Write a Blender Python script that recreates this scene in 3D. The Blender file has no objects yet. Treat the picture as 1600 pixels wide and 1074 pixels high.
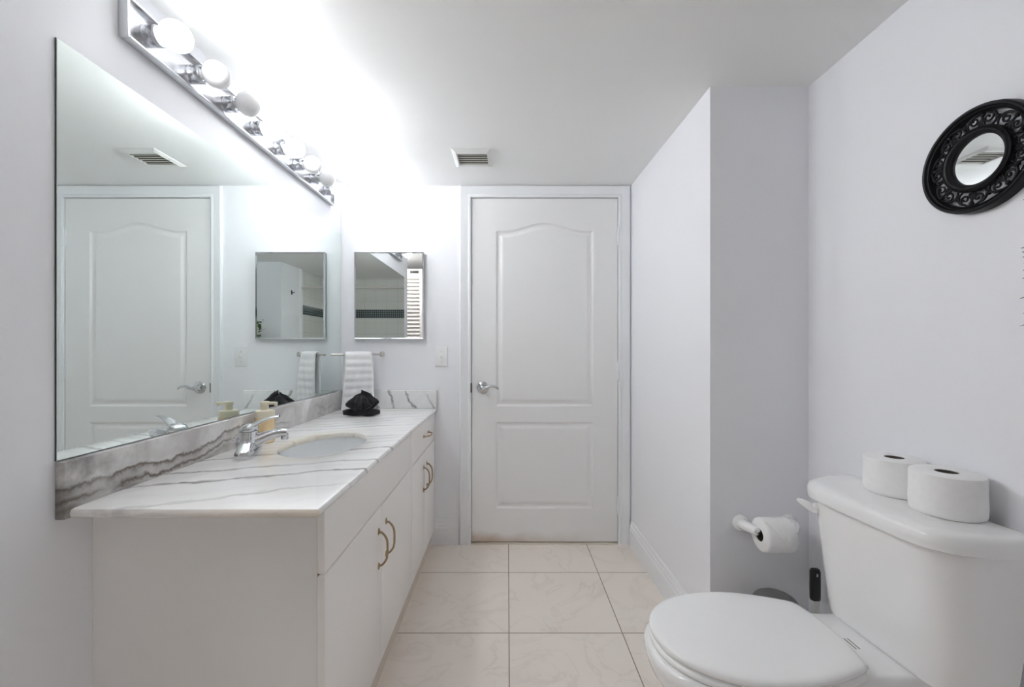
import bpy, bmesh, math, random
from math import sin, cos, pi, sqrt, radians
from mathutils import Vector, Matrix, noise as mnoise

SC = bpy.context.scene
COL = SC.collection
random.seed(7)

# ------------------------------------------------------------------ camera, world, exposure
CAM_H = 1.155
cd = bpy.data.cameras.new('camera')
cd.sensor_width = 36.0
cd.lens = 36.0 * 657.0 / 1600.0
cd.shift_x = 7 / 1600.0
cd.shift_y = 7 / 1600.0
cd.clip_start = 0.02
cam = bpy.data.objects.new('camera', cd)
cam.location = (0, 0, CAM_H)
cam.rotation_euler = (pi / 2, 0, 0)
COL.objects.link(cam)
SC.camera = cam

w = bpy.data.worlds.new('world')
SC.world = w
w.use_nodes = True
w.node_tree.nodes['Background'].inputs[0].default_value = (0.8, 0.85, 0.9, 1)
w.node_tree.nodes['Background'].inputs[1].default_value = 0.3

SC.view_settings.view_transform = 'Standard'
SC.view_settings.look = 'None'
SC.view_settings.gamma = 1.0
SC.view_settings.use_curve_mapping = False
SC.view_settings.exposure = 1.10
SC.cycles.max_bounces = 16
SC.cycles.diffuse_bounces = 12
SC.cycles.glossy_bounces = 8
BULB_POWER = 182.0      # emission at the front of a lit globe
FILL_POWER = 20.0      # unseen fill lamp added in the dressing area
BULB_SIDE = 1.1        # and at its sides

# ------------------------------------------------------------------ key dimensions (metres)
XL = -0.985        # left wall
YF = 2.48          # wall with the door
XR = 1.103         # right wall
ZC = 2.112         # ceiling
YB = 1.54          # near face of the bump-out
CT = 0.80          # counter top height

# ------------------------------------------------------------------ materials
class NT:
    def __init__(s, name):
        m = bpy.data.materials.new(name)
        m.use_nodes = True
        s.m = m
        s.t = m.node_tree
        s.n = s.t.nodes
        s.bsdf = s.n['Principled BSDF']
    def node(s, kind, **kw):
        nd = s.n.new(kind)
        for k, v in kw.items():
            setattr(nd, k, v)
        return nd
    def link(s, a, b):
        s.t.links.new(a, b)
    def val(s, inp, v):
        if hasattr(v, 'is_linked') or isinstance(v, bpy.types.NodeSocket):
            s.link(v, inp)
        else:
            inp.default_value = v
    def math(s, op, a, b=0.0, c=None, clamp=False):
        nd = s.node('ShaderNodeMath', operation=op, use_clamp=clamp)
        s.val(nd.inputs[0], a)
        s.val(nd.inputs[1], b)
        if c is not None:
            s.val(nd.inputs[2], c)
        return nd.outputs[0]
    def pos(s, obj=False):
        if obj:
            return s.node('ShaderNodeTexCoord').outputs['Object']
        return s.node('ShaderNodeNewGeometry').outputs['Position']
    def sep(s, v):
        nd = s.node('ShaderNodeSeparateXYZ')
        s.link(v, nd.inputs[0])
        return nd.outputs
    def comb(s, x, y, z):
        nd = s.node('ShaderNodeCombineXYZ')
        s.val(nd.inputs[0], x); s.val(nd.inputs[1], y); s.val(nd.inputs[2], z)
        return nd.outputs[0]
    def noise(s, vec, scale, detail=3.0, rough=0.5, dist=0.0):
        nd = s.node('ShaderNodeTexNoise')
        s.link(vec, nd.inputs['Vector'])
        nd.inputs['Scale'].default_value = scale
        nd.inputs['Detail'].default_value = detail
        nd.inputs['Roughness'].default_value = rough
        nd.inputs['Distortion'].default_value = dist
        return nd.outputs['Fac']
    def ramp(s, fac, stops, interp='LINEAR'):
        nd = s.node('ShaderNodeValToRGB')
        s.link(fac, nd.inputs[0])
        cr = nd.color_ramp
        cr.interpolation = interp
        while len(cr.elements) < len(stops):
            cr.elements.new(0.5)
        for e, (p, c) in zip(cr.elements, stops):
            e.position = p
            e.color = (c, c, c, 1) if isinstance(c, (int, float)) else (*c, 1)
        return nd.outputs[0]
    def mix(s, fac, a, b, blend='MIX'):
        nd = s.node('ShaderNodeMix', data_type='RGBA', blend_type=blend)
        s.val(nd.inputs[0], fac)
        s.val(nd.inputs[6], a if not isinstance(a, tuple) else (*a, 1))
        s.val(nd.inputs[7], b if not isinstance(b, tuple) else (*b, 1))
        return nd.outputs[2]
    def bump(s, h, strength=0.1, dist=0.002):
        nd = s.node('ShaderNodeBump')
        s.link(h, nd.inputs['Height'])
        nd.inputs['Strength'].default_value = strength
        nd.inputs['Distance'].default_value = dist
        s.link(nd.outputs[0], s.bsdf.inputs['Normal'])
    def set(s, **kw):
        names = dict(color='Base Color', rough='Roughness', metal='Metallic', spec='Specular IOR Level',
                     coat='Coat Weight', sheen='Sheen Weight', trans='Transmission Weight',
                     sss='Subsurface Weight', estr='Emission Strength', ecol='Emission Color', ior='IOR')
        for k, v in kw.items():
            i = s.bsdf.inputs[names[k]]
            if isinstance(v, tuple):
                v = (*v, 1)
            s.val(i, v)
        return s

M = {}

def simple(name, color, rough=0.5, metal=0.0, var=0.03, scale=30.0, bump=0.0, bscale=200.0, obj=True, **kw):
    t = NT(name)
    p = t.pos(obj)
    f = t.noise(p, scale)
    c2 = tuple(max(0.0, c * (1 - var * 2)) for c in color)
    c1 = tuple(min(1.0, c * (1 + var * 0.4)) for c in color)
    t.set(color=t.mix(f, c1, c2), rough=rough, metal=metal, **kw)
    if bump:
        t.bump(t.noise(p, bscale, 4), bump, 0.001)
    M[name] = t.m
    return t.m

simple('wall_paint', (0.862, 0.868, 0.90), 0.5, var=0.01, scale=2.0, bump=0.12, bscale=260, obj=False)
simple('ceiling_paint', (0.86, 0.86, 0.85), 0.45, spec=0.15, var=0.01, scale=2.0, bump=0.05, bscale=30, obj=False)
simple('trim_paint', (0.86, 0.875, 0.895), 0.35, var=0.01, scale=4)
simple('cabinet_laminate', (0.93, 0.905, 0.88), 0.33, var=0.01, scale=5, obj=False)
simple('panel_laminate', (0.90, 0.89, 0.88), 0.42, var=0.02, scale=6, bump=0.1, bscale=300, obj=False)
simple('brown_edge', (0.30, 0.22, 0.13), 0.7, var=0.2)
simple('kick_board', (0.74, 0.67, 0.58), 0.6, var=0.12, scale=12)
simple('dark_gap', (0.03, 0.028, 0.025), 0.8)
simple('chrome', (0.66, 0.67, 0.69), 0.05, 1.0, var=0.01)
simple('brushed_chrome', (0.70, 0.71, 0.73), 0.22, 1.0, var=0.05, scale=60)
simple('plate_chrome', (0.80, 0.80, 0.82), 0.2, 1.0, var=0.02)
simple('socket_chrome', (0.60, 0.61, 0.64), 0.24, 1.0, var=0.05)
simple('nickel', (0.62, 0.60, 0.57), 0.3, 1.0, var=0.05)
simple('brass', (0.45, 0.34, 0.20), 0.28, 1.0, var=0.12, scale=90)
simple('mirror_silver', (0.83, 0.885, 0.865), 0.0, 1.0, var=0.0)
simple('mirror_clear', (0.86, 0.89, 0.885), 0.0, 1.0, var=0.0)
simple('mirror_edge', (0.05, 0.07, 0.06), 0.4)
simple('porcelain', (0.88, 0.88, 0.88), 0.10, var=0.005, coat=0.5)
simple('seat_plastic', (0.90, 0.90, 0.90), 0.22, var=0.005)
simple('sink_china', (0.80, 0.82, 0.835), 0.08, var=0.01, coat=0.6)
simple('plastic_white', (0.82, 0.82, 0.83), 0.35, var=0.005)
simple('cream_plastic', (0.84, 0.78, 0.62), 0.35, var=0.02)
simple('amber_soap', (0.86, 0.66, 0.38), 0.25, var=0.06, scale=25)
simple('black_cloth', (0.010, 0.010, 0.013), 0.95, var=0.3, scale=120, bump=0.6, bscale=500, sheen=0.15)
simple('white_towel', (0.86, 0.86, 0.87), 0.95, var=0.04, scale=120, bump=0.8, bscale=600, sheen=0.2)
simple('paper', (0.90, 0.895, 0.89), 0.9, var=0.03, scale=60, bump=0.5, bscale=110)
simple('cardboard', (0.10, 0.085, 0.07), 0.9, var=0.1)
simple('black_frame', (0.008, 0.008, 0.010), 0.42, spec=0.25, var=0.2, scale=40, bump=0.2, bscale=150)
simple('black_rubber', (0.018, 0.018, 0.019), 0.5, var=0.1)
simple('bin_grey', (0.12, 0.12, 0.12), 0.35, var=0.04)
simple('steel', (0.55, 0.55, 0.56), 0.3, 1.0)
simple('bulb_off', (0.88, 0.88, 0.89), 0.12, var=0.0)
simple('leaf', (0.12, 0.20, 0.03), 0.5, var=0.4, scale=25)
simple('stem', (0.10, 0.09, 0.03), 0.7, var=0.2)
simple('pot_cream', (0.72, 0.66, 0.42), 0.5, var=0.06)
simple('soil', (0.05, 0.035, 0.025), 0.95, var=0.3, bump=0.6, bscale=90)
simple('stand_wood', (0.20, 0.12, 0.07), 0.5, var=0.2, scale=20)
simple('louver_paint', (0.58, 0.54, 0.505), 0.4, var=0.02)
simple('vent_paint', (0.74, 0.74, 0.72), 0.4, var=0.02)
simple('slat_paint', (0.50, 0.48, 0.43), 0.5, var=0.1)
simple('mark_grey', (0.22, 0.22, 0.22), 0.6)

# lit bulb glass
t = NT('bulb_lit')
nx_ = t.sep(t.node('ShaderNodeNewGeometry').outputs['Normal'])[0]      # LED globes throw most light out of the front half
fr = t.math('POWER', t.math('MAXIMUM', nx_, 0.0), 2.6)
t.set(color=(0.9, 0.9, 0.9), rough=0.2, ecol=(0.945, 0.97, 1.0), estr=t.math('MULTIPLY_ADD', fr, BULB_POWER, BULB_SIDE))
M['bulb_lit'] = t.m

# door paint with a rust stain creeping up from the bottom edge
t = NT('door_paint')
x, y, z = t.sep(t.pos())
nz = t.noise(t.pos(), 9.0, 5)
edge = t.math('SUBTRACT', 0.075, t.math('ADD', z, t.math('MULTIPLY', t.math('SUBTRACT', nz, 0.5), -0.09)))
m1 = t.math('MULTIPLY', edge, 14.0, clamp=True)
left = t.math('MULTIPLY_ADD', x, -1.3, 0.72, clamp=True)
spot = t.math('SUBTRACT', 1.0, t.math('DIVIDE', t.math('POWER', t.math('ADD', t.math('POWER', t.math('ADD', x, 0.18), 2.0),
        t.math('POWER', t.math('SUBTRACT', z, 0.028), 2.0)), 0.5), 0.016), clamp=True)
f = t.math('MAXIMUM', t.math('MULTIPLY', m1, left), t.math('MULTIPLY', spot, 0.9))
c = t.mix(t.math('MULTIPLY', f, 0.75), (0.855, 0.855, 0.855), (0.45, 0.26, 0.10))
t.set(color=c, rough=0.38)
M['door_paint'] = t.m

# floor: 18 inch cream marble-look tiles
t = NT('floor_tile')
P = t.pos()
x, y, z = t.sep(P)
TS = 0.459
fx = t.math('DIVIDE', t.math('SUBTRACT', x, 0.006), TS)
fy = t.math('DIVIDE', t.math('SUBTRACT', y, 2.162), TS)
gx = t.math('ABSOLUTE', t.math('SUBTRACT', t.math('FRACT', fx), 0.5))
gy = t.math('ABSOLUTE', t.math('SUBTRACT', t.math('FRACT', fy), 0.5))
g = t.math('GREATER_THAN', t.math('MAXIMUM', gx, gy), 0.5 - 0.0019 / TS)
cell = t.comb(t.math('FLOOR', fx), t.math('FLOOR', fy), 0.0)
wn = t.node('ShaderNodeTexWhiteNoise', noise_dimensions='3D')
t.link(cell, wn.inputs['Vector'])
off = t.node('ShaderNodeVectorMath', operation='MULTIPLY_ADD')
t.link(wn.outputs['Color'], off.inputs[0])
off.inputs[1].default_value = (5, 5, 5)
t.link(P, off.inputs[2])
n1 = t.noise(off.outputs[0], 3.2, 6, 0.55, 1.2)
vein = t.ramp(n1, [(0.0, 0.0), (0.47, 0.0), (0.5, 1.0), (0.53, 0.0), (1.0, 0.0)])
n2 = t.noise(off.outputs[0], 5.0, 3)
base = t.mix(n2, (0.87, 0.80, 0.735), (0.80, 0.73, 0.665))
base = t.mix(t.math('MULTIPLY', vein, t.math('MULTIPLY', n2, 0.35)), base, (0.52, 0.43, 0.37))
c = t.mix(g, base, (0.22, 0.18, 0.14))
t.set(color=c, rough=t.math('MULTIPLY_ADD', g, 0.5, 0.2))
h = t.math('SUBTRACT', 1.0, g)
t.bump(h, 0.3, 0.001)
M['floor_tile'] = t.m

# white marble with long grey veins crossing the counter
t = NT('marble_counter')
P = t.pos()
x, y, z = t.sep(P)
nA = t.noise(P, 4.0, 4, 0.55)
nB = t.noise(P, 26.0, 4, 0.6)
v0 = t.math('SUBTRACT', t.math('MULTIPLY', y, 0.94), t.math('MULTIPLY', x, 0.33))
v = t.math('ADD', v0, t.math('ADD', t.math('MULTIPLY_ADD', nA, 0.10, -0.05), t.math('MULTIPLY_ADD', nB, 0.030, -0.015)))
u = t.math('ADD', t.math('MULTIPLY', y, 0.33), t.math('MULTIPLY', x, 0.94))
vm = t.math('DIVIDE', t.math('SUBTRACT', v, 1.0), 1.8)
def veins(lst):
    st = [(0.0, 0.0)]
    for (vi, wd, s) in lst:
        q = (vi - 1.0) / 1.8
        wq = wd / 1.8
        st += [(q - wq, 0.0), (q, s), (q + wq * 0.8, 0.0)]
    return t.ramp(vm, st)
r1 = veins([(1.165, 0.010, 0.55), (1.31, 0.013, 1.0), (1.415, 0.013, 1.0), (1.565, 0.013, 0.9), (1.665, 0.008, 0.7),
            (1.765, 0.009, 0.8), (1.86, 0.008, 0.6), (1.99, 0.009, 0.75), (2.12, 0.01, 0.7), (2.3, 0.01, 0.7)])
r2 = veins([(1.24, 0.03, 0.25), (1.36, 0.04, 0.3), (1.50, 0.04, 0.25), (1.72, 0.04, 0.35), (1.92, 0.04, 0.4),
            (2.06, 0.04, 0.5), (2.20, 0.05, 0.5), (2.37, 0.03, 0.6), (2.45, 0.03, 0.6)])
brk = t.ramp(t.noise(t.comb(t.math('MULTIPLY', u, 1.0), t.math('MULTIPLY', v0, 4.0), 0.0), 3.5, 2), [(0.0, 0.15), (0.35, 0.2), (0.55, 1.0), (1.0, 1.0)])
st = t.noise(t.comb(t.math('MULTIPLY', u, 1.5), t.math('MULTIPLY', v, 14.0), 0.0), 2.2, 5, 0.6)
streak = t.ramp(st, [(0.0, 0.0), (0.5, 0.0), (0.72, 0.75), (1.0, 1.0)])
far = t.math('MULTIPLY_ADD', v0, 0.9, -1.15, clamp=True)
base = t.mix(t.noise(P, 6.0, 3), (0.93, 0.92, 0.91), (0.86, 0.85, 0.845))
base = t.mix(t.math('MULTIPLY', streak, t.math('MULTIPLY_ADD', far, 0.6, 0.18)), base, (0.40, 0.42, 0.47))
base = t.mix(t.math('MULTIPLY', t.math('MULTIPLY', r2, brk), 0.6), base, (0.55, 0.54, 0.55))
base = t.mix(t.math('MULTIPLY', t.math('MULTIPLY_ADD', far, -0.55, 1.0), t.math('MULTIPLY', r1, t.math('MULTIPLY_ADD', brk, 0.72, 0.28))), base, (0.13, 0.12, 0.125))
# cream soap staining around the basin cut-out
ex = t.math('DIVIDE', t.math('ADD', x, 0.678), 0.135)
ey = t.math('DIVIDE', t.math('SUBTRACT', y, 1.565), 0.20)
er = t.math('POWER', t.math('ADD', t.math('POWER', ex, 2.0), t.math('POWER', ey, 2.0)), 0.5)
stain = t.math('MULTIPLY', t.math('SUBTRACT', t.math('ADD', 1.28, t.math('MULTIPLY', nA, 0.25)), er), 2.2, clamp=True)
lefty = t.math('MULTIPLY_ADD', ex, -0.45, 0.55, clamp=True)
base = t.mix(t.math('MULTIPLY', t.math('MULTIPLY', stain, lefty), 0.75), base, (0.80, 0.72, 0.56))
# stained beige edge on the end of the slab
ed = t.math('MULTIPLY', t.math('LESS_THAN', y, 0.9285), t.math('LESS_THAN', z, 0.799))
base = t.mix(t.math('MULTIPLY', ed, t.math('MULTIPLY_ADD', x, 1.2, 1.05, clamp=True)), base, (0.70, 0.58, 0.42))
t.set(color=base, rough=0.16, coat=0.3)
M['marble_counter'] = t.m

# greyer marble of the backsplashes with brown ragged veins
t = NT('marble_splash')
P = t.pos()
x, y, z = t.sep(P)
n1 = t.noise(P, 5.0, 5, 0.6, 0.6)
nB = t.noise(P, 22.0, 5, 0.65)
n3 = t.noise(P, 2.3, 3)
base = t.mix(t.ramp(n1, [(0.0, 0.0), (0.38, 0.0), (0.62, 1.0), (1.0, 1.0)]), (0.84, 0.83, 0.82), (0.56, 0.54, 0.53))
hz = t.math('ADD', z, t.math('ADD', t.math('MULTIPLY_ADD', n3, 0.16, -0.08), t.math('MULTIPLY_ADD', nB, 0.05, -0.025)))
nearness = t.math('MULTIPLY_ADD', y, -1.1, 2.25, clamp=True)
vn = t.ramp(t.math('MULTIPLY', t.math('SUBTRACT', hz, 0.76), 5.0),
            [(0.0, 0.6), (0.14, 0.75), (0.20, 0.25), (0.25, 1.0), (0.30, 0.2), (0.36, 0.35), (0.42, 1.0), (0.455, 0.0), (0.62, 0.0), (1.0, 0.0)])
brk = t.ramp(t.noise(P, 6.5, 2), [(0.0, 0.0), (0.42, 0.1), (0.54, 1.0), (1.0, 1.0)])
onleft = t.math('LESS_THAN', x, -0.955)
base = t.mix(t.math('MULTIPLY', t.math('MULTIPLY', vn, brk), t.math('MULTIPLY', onleft, t.math('MULTIPLY_ADD', nearness, 0.75, 0.25))), base, (0.12, 0.09, 0.065))
# dark cloudy corner at the near end
dk = t.math('MULTIPLY', t.math('MULTIPLY_ADD', y, -4.0, 4.75, clamp=True), t.ramp(t.noise(P, 11.0, 5, 0.6), [(0.0, 0.2), (0.42, 0.3), (0.60, 1.0), (1.0, 1.0)]))
base = t.mix(t.math('MULTIPLY', dk, 0.85), base, (0.15, 0.14, 0.125))
# diagonal dark veins on the piece against the door wall
dv = t.math('ADD', t.math('ADD', t.math('MULTIPLY', x, 1.0), t.math('MULTIPLY', z, 0.45)), t.math('ADD', t.math('MULTIPLY_ADD', n3, 0.22, -0.11), t.math('MULTIPLY_ADD', nB, 0.06, -0.03)))
wv = t.math('ABSOLUTE', t.math('SUBTRACT', t.math('FRACT', t.math('MULTIPLY', dv, 8.5)), 0.5))
dvm = t.math('MULTIPLY', t.ramp(wv, [(0.0, 1.0), (0.05, 0.5), (0.11, 0.0), (1.0, 0.0)]), brk)
base2 = t.mix(t.noise(P, 14, 3), (0.90, 0.90, 0.89), (0.70, 0.71, 0.72))
base2 = t.mix(t.math('MULTIPLY', dvm, 0.85), base2, (0.12, 0.13, 0.14))
base = t.mix(onleft, base2, base)
t.set(color=base, rough=0.16, coat=0.3)
M['marble_splash'] = t.m

# shower tiles with a dark mosaic band
def shower(name, axis):
    t = NT(name)
    x, y, z = t.sep(t.pos())
    a = x if axis == 'x' else y
    def grid(s, wd):
        ga = t.math('ABSOLUTE', t.math('SUBTRACT', t.math('FRACT', t.math('DIVIDE', a, s)), 0.5))
        gb = t.math('ABSOLUTE', t.math('SUBTRACT', t.math('FRACT', t.math('DIVIDE', z, s)), 0.5))
        return t.math('GREATER_THAN', t.math('MAXIMUM', ga, gb), 0.5 - wd / s)
    big = t.mix(grid(0.15, 0.0015), (0.74, 0.74, 0.71), (0.5, 0.5, 0.48))
    sm = t.mix(grid(0.029, 0.0028), (0.012, 0.022, 0.024), (0.30, 0.36, 0.35))
    band = t.math('MULTIPLY', t.math('GREATER_THAN', z, 1.567), t.math('LESS_THAN', z, 1.683))
    t.set(color=t.mix(band, big, sm), rough=0.12)
    M[name] = t.m
shower('shower_tile_back', 'x')
shower('shower_tile_side', 'y')

# ------------------------------------------------------------------ geometry helpers
class G:
    """Collects shapes for one mesh."""
    def __init__(s):
        s.v = []
        s.f = []
    def add(s, vf):
        v, f = vf
        o = len(s.v)
        s.v += [tuple(p) for p in v]
        s.f += [tuple(i + o for i in q) for q in f]
        return s
    def xf(s, mat):
        s.v = [tuple(mat @ Vector(p)) for p in s.v]
        return s

ORG = {}
def mesh(name, g, mat, parent=None, sharp=40, flat=False):
    if not isinstance(g, G):
        g = G().add(g)
    org = ORG.get(parent.name, Vector((0, 0, 0))) if parent else Vector((0, 0, 0))
    me = bpy.data.meshes.new(name)
    me.from_pydata([(p[0] - org.x, p[1] - org.y, p[2] - org.z) for p in g.v], [], g.f)
    bm = bmesh.new(); bm.from_mesh(me)
    bmesh.ops.recalc_face_normals(bm, faces=bm.faces)
    bm.to_mesh(me); bm.free()
    if not flat:
        me.polygons.foreach_set('use_smooth', [True] * len(me.polygons))
        me.set_sharp_from_angle(angle=radians(sharp))
    me.materials.append(M[mat])
    o = bpy.data.objects.new(name, me)
    COL.objects.link(o)
    if parent:
        o.parent = parent
    ORG[o.name] = org
    return o

def solo(name, g, mat, label, cat, base, group=None, **kw):
    """A thing that is one mesh, its origin at base."""
    b = Vector(base)
    if not isinstance(g, G):
        g = G().add(g)
    g.v = [(p[0] - b.x, p[1] - b.y, p[2] - b.z) for p in g.v]
    o = mesh(name, g, mat, None, **kw)
    o.location = b
    ORG[o.name] = b
    tag(o, label, cat, group)
    return o

def tag(o, label, cat, group=None):
    o['label'] = label
    o['category'] = cat
    if group:
        o['group'] = group

def thing(name, label, cat, loc, group=None):
    o = bpy.data.objects.new(name, None)
    o.empty_display_size = 0.05
    o.location = loc
    COL.objects.link(o)
    ORG[o.name] = Vector(loc)
    tag(o, label, cat, group)
    return o

def structure(name, g, mat, **kw):
    o = mesh(name, g, mat, **kw)
    o['kind'] = 'structure'
    return o

def box(x0, x1, y0, y1, z0, z1, bev=0.0, seg=2):
    bm = bmesh.new()
    bmesh.ops.create_cube(bm, size=1.0)
    for v in bm.verts:
        v.co = Vector(((x0 + x1) / 2 + v.co.x * (x1 - x0), (y0 + y1) / 2 + v.co.y * (y1 - y0), (z0 + z1) / 2 + v.co.z * (z1 - z0)))
    if bev:
        bmesh.ops.bevel(bm, geom=list(bm.edges), offset=bev, segments=seg, profile=0.5, affect='EDGES')
    bm.verts.index_update()
    r = ([v.co.copy() for v in bm.verts], [[v.index for v in f.verts] for f in bm.faces])
    bm.free()
    return r

def loft(rings, cap0=True, cap1=True, closed=True):
    n = len(rings[0])
    v = [p for r in rings for p in r]
    f = []
    for i in range(len(rings) - 1):
        for j in range(n if closed else n - 1):
            k = (j + 1) % n
            f.append((i * n + j, i * n + k, (i + 1) * n + k, (i + 1) * n + j))
    if cap0:
        f.append(tuple(range(n)))
    if cap1:
        f.append(tuple((len(rings) - 1) * n + j for j in range(n)))
    return v, f

def lathe(profile, origin, axis='z', n=32, cap0=True, cap1=True):
    """profile: (radius, height) pairs along the axis."""
    o = Vector(origin)
    rings = []
    for r, h in profile:
        ring = []
        for j in range(n):
            a = 2 * pi * j / n
            c, s = r * cos(a), r * sin(a)
            p = {'z': (c, s, h), 'x': (h, c, s), 'y': (c, h, s)}[axis]
            ring.append(o + Vector(p))
        rings.append(ring)
    return loft(rings, cap0, cap1)

def torus_ring(profile, origin, axis='x', n=64):
    """closed profile (radius, height) swept round the axis."""
    o = Vector(origin)
    m = len(profile)
    v, f = [], []
    for j in range(n):
        a = 2 * pi * j / n
        for r, h in profile:
            c, s = r * cos(a), r * sin(a)
            v.append(o + Vector({'z': (c, s, h), 'x': (h, c, s), 'y': (c, h, s)}[axis]))
    for j in range(n):
        k = (j + 1) % n
        for i in range(m):
            l = (i + 1) % m
            f.append((j * m + i, j * m + l, k * m + l, k * m + i))
    return v, f

def smooth_path(pts, sub=6):
    P = [Vector(p) for p in pts]
    out = []
    for i in range(len(P) - 1):
        p0 = P[max(i - 1, 0)]; p1 = P[i]; p2 = P[i + 1]; p3 = P[min(i + 2, len(P) - 1)]
        for k in range(sub):
            t = k / sub
            out.append(0.5 * ((2 * p1) + (p2 - p0) * t + (2 * p0 - 5 * p1 + 4 * p2 - p3) * t * t + (3 * p1 - p0 - 3 * p2 + p3) * t ** 3))
    out.append(P[-1])
    return out

def tube(path, rad, n=12, up=(0, 0, 1), flat=None):
    """swept tube; rad number or list; flat = (a, b) scale of the section across / along up."""
    P = [Vector(p) for p in path]
    m = len(P)
    R = rad if isinstance(rad, (list, tuple)) else [rad] * m
    if len(R) != m:
        R = [R[0] + 0 for _ in P] if len(R) == 1 else [interp(R, i / (m - 1)) for i in range(m)]
    rings = []
    side = None
    for i in range(m):
        d = (P[min(i + 1, m - 1)] - P[max(i - 1, 0)]).normalized()
        if side is None:
            u = Vector(up)
            if abs(d.dot(u)) > 0.95:
                u = Vector((1, 0, 0)) if abs(d.x) < 0.9 else Vector((0, 1, 0))
            side = d.cross(u).normalized()
        else:
            side = (side - d * side.dot(d)).normalized()
        nrm = side.cross(d).normalized()
        fa, fb = flat if flat else (1, 1)
        rings.append([P[i] + side * (R[i] * fa * cos(2 * pi * j / n)) + nrm * (R[i] * fb * sin(2 * pi * j / n)) for j in range(n)])
    return loft(rings)

def interp(L, t):
    q = t * (len(L) - 1)
    i = min(int(q), len(L) - 2)
    return L[i] + (L[i + 1] - L[i]) * (q - i)

def sphere(c, r, n=16, m=10, sq=(1, 1, 1)):
    c = Vector(c)
    rings = []
    for i in range(m + 1):
        a = -pi / 2 + pi * i / m
        rr = max(cos(a), 1e-3) * r
        rings.append([c + Vector((rr * cos(2 * pi * j / n) * sq[0], rr * sin(2 * pi * j / n) * sq[1], r * sin(a) * sq[2])) for j in range(n)])
    return loft(rings)

# ------------------------------------------------------------------ room shell
structure('floor', box(-1.72, 1.25, -1.0, 2.62, -0.06, 0.0), 'floor_tile')
structure('ceiling', box(-1.72, 1.25, -1.0, 2.62, ZC, ZC + 0.06), 'ceiling_paint')
structure('wall_left', box(-1.72, XL, 0.77, 2.62, 0.0, ZC), 'wall_paint')
structure('wall_right', box(XR, 1.25, 0.24, YB + 0.02, 0.0, ZC), 'wall_paint')
g = G()
DX0, DX1, DZ = -0.214, 0.652, 2.041     # door opening
g.add(box(XL, DX0 - 0.018, YF, 2.62, 0, ZC))
g.add(box(DX1 + 0.018, 0.74, YF, 2.62, 0, ZC))
g.add(box(DX0 - 0.018, DX1 + 0.018, YF, 2.62, DZ + 0.018, ZC))
structure('wall_front', g, 'wall_paint')
g = G()                                   # bump-out beside the door (slightly out of square)
A = [(0.742, YB), (1.25, YB), (1.25, 2.62), (0.727, 2.62), (0.727, YF)]
g.add(loft([[(px_, py_, 0.0) for px_, py_ in A], [(px_, py_, ZC) for px_, py_ in A]]))
structure('wall_bumpout', g, 'wall_paint')
structure('wall_alcove', box(0.55, 1.25, 0.12, 0.24, 0, ZC), 'wall_paint')
g = G().add(box(0.55, 0.70, -0.2, 0.12, 0, ZC))
structure('wall_shower_end', g, 'wall_paint')
structure('wall_shower_side', box(0.55, 0.70, -1.0, -0.2, 0, ZC), 'shower_tile_side')
structure('wall_shower_back', box(-1.72, 0.55, -1.0, -0.87, 0, ZC), 'shower_tile_back')
structure('wall_closet', box(-1.72, -1.6, -0.87, 0.77, 0, ZC), 'wall_paint')
structure('trim_3', box(0.538, 0.55, -0.225, -0.18, 0, ZC), 'trim_paint')

# baseboards with a stepped top
def baseboard(name, p0, p1, nrm, h=0.145, th=0.014):
    p0 = Vector((*p0, 0)); p1 = Vector((*p1, 0)); nn = Vector((*nrm, 0))
    prof = [(0, 0), (th, 0), (th, h * 0.66), (th * 0.8, h * 0.70), (th * 0.8, h * 0.80), (th * 0.5, h * 0.86), (th * 0.45, h * 0.95), (th * 0.2, h), (0, h)]
    ra = [p0 + nn * a + Vector((0, 0, b)) for a, b in prof]
    rb = [p1 + nn * a + Vector((0, 0, b)) for a, b in prof]
    structure(name, loft([ra, rb]), 'trim_paint', sharp=20)
baseboard('baseboard_front', (-0.449, YF), (-0.287, YF), (0, -1))
d = (Vector((0.742, YB, 0)) - Vector((0.727, YF, 0))).normalized()
baseboard('baseboard_right', (0.7275, YF - 0.02), (0.742, YB), (-d.y * -1 if False else -1, 0))
baseboard('baseboard_alcove', (0.742, YB), (XR, YB), (0, -1))

# door casing
g = G()
def casing(ring_pts):
    return loft(ring_pts)
prof = [(0.0, 0.0), (0.0, 0.010), (0.008, 0.014), (0.020, 0.011), (0.045, 0.016), (0.062, 0.018), (0.066, 0.014), (0.066, 0.0)]  # (outward, proud)
def casing_ring(x, z, dx, dz):
    return [(x + dx * a, YF - b, z + dz * a) for a, b in prof]
g.add(loft([casing_ring(DX0, 0.0, -1, 0), casing_ring(DX0, DZ, -1, 1), casing_ring(DX1, DZ, 1, 1), casing_ring(DX1, 0.0, 1, 0)]))
structure('trim_1', g, 'trim_paint', sharp=25)
structure('trim_2', box(DX0, DX1, 2.47, 2.60, 0.0, 0.006, 0.002), 'kick_board')

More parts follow.
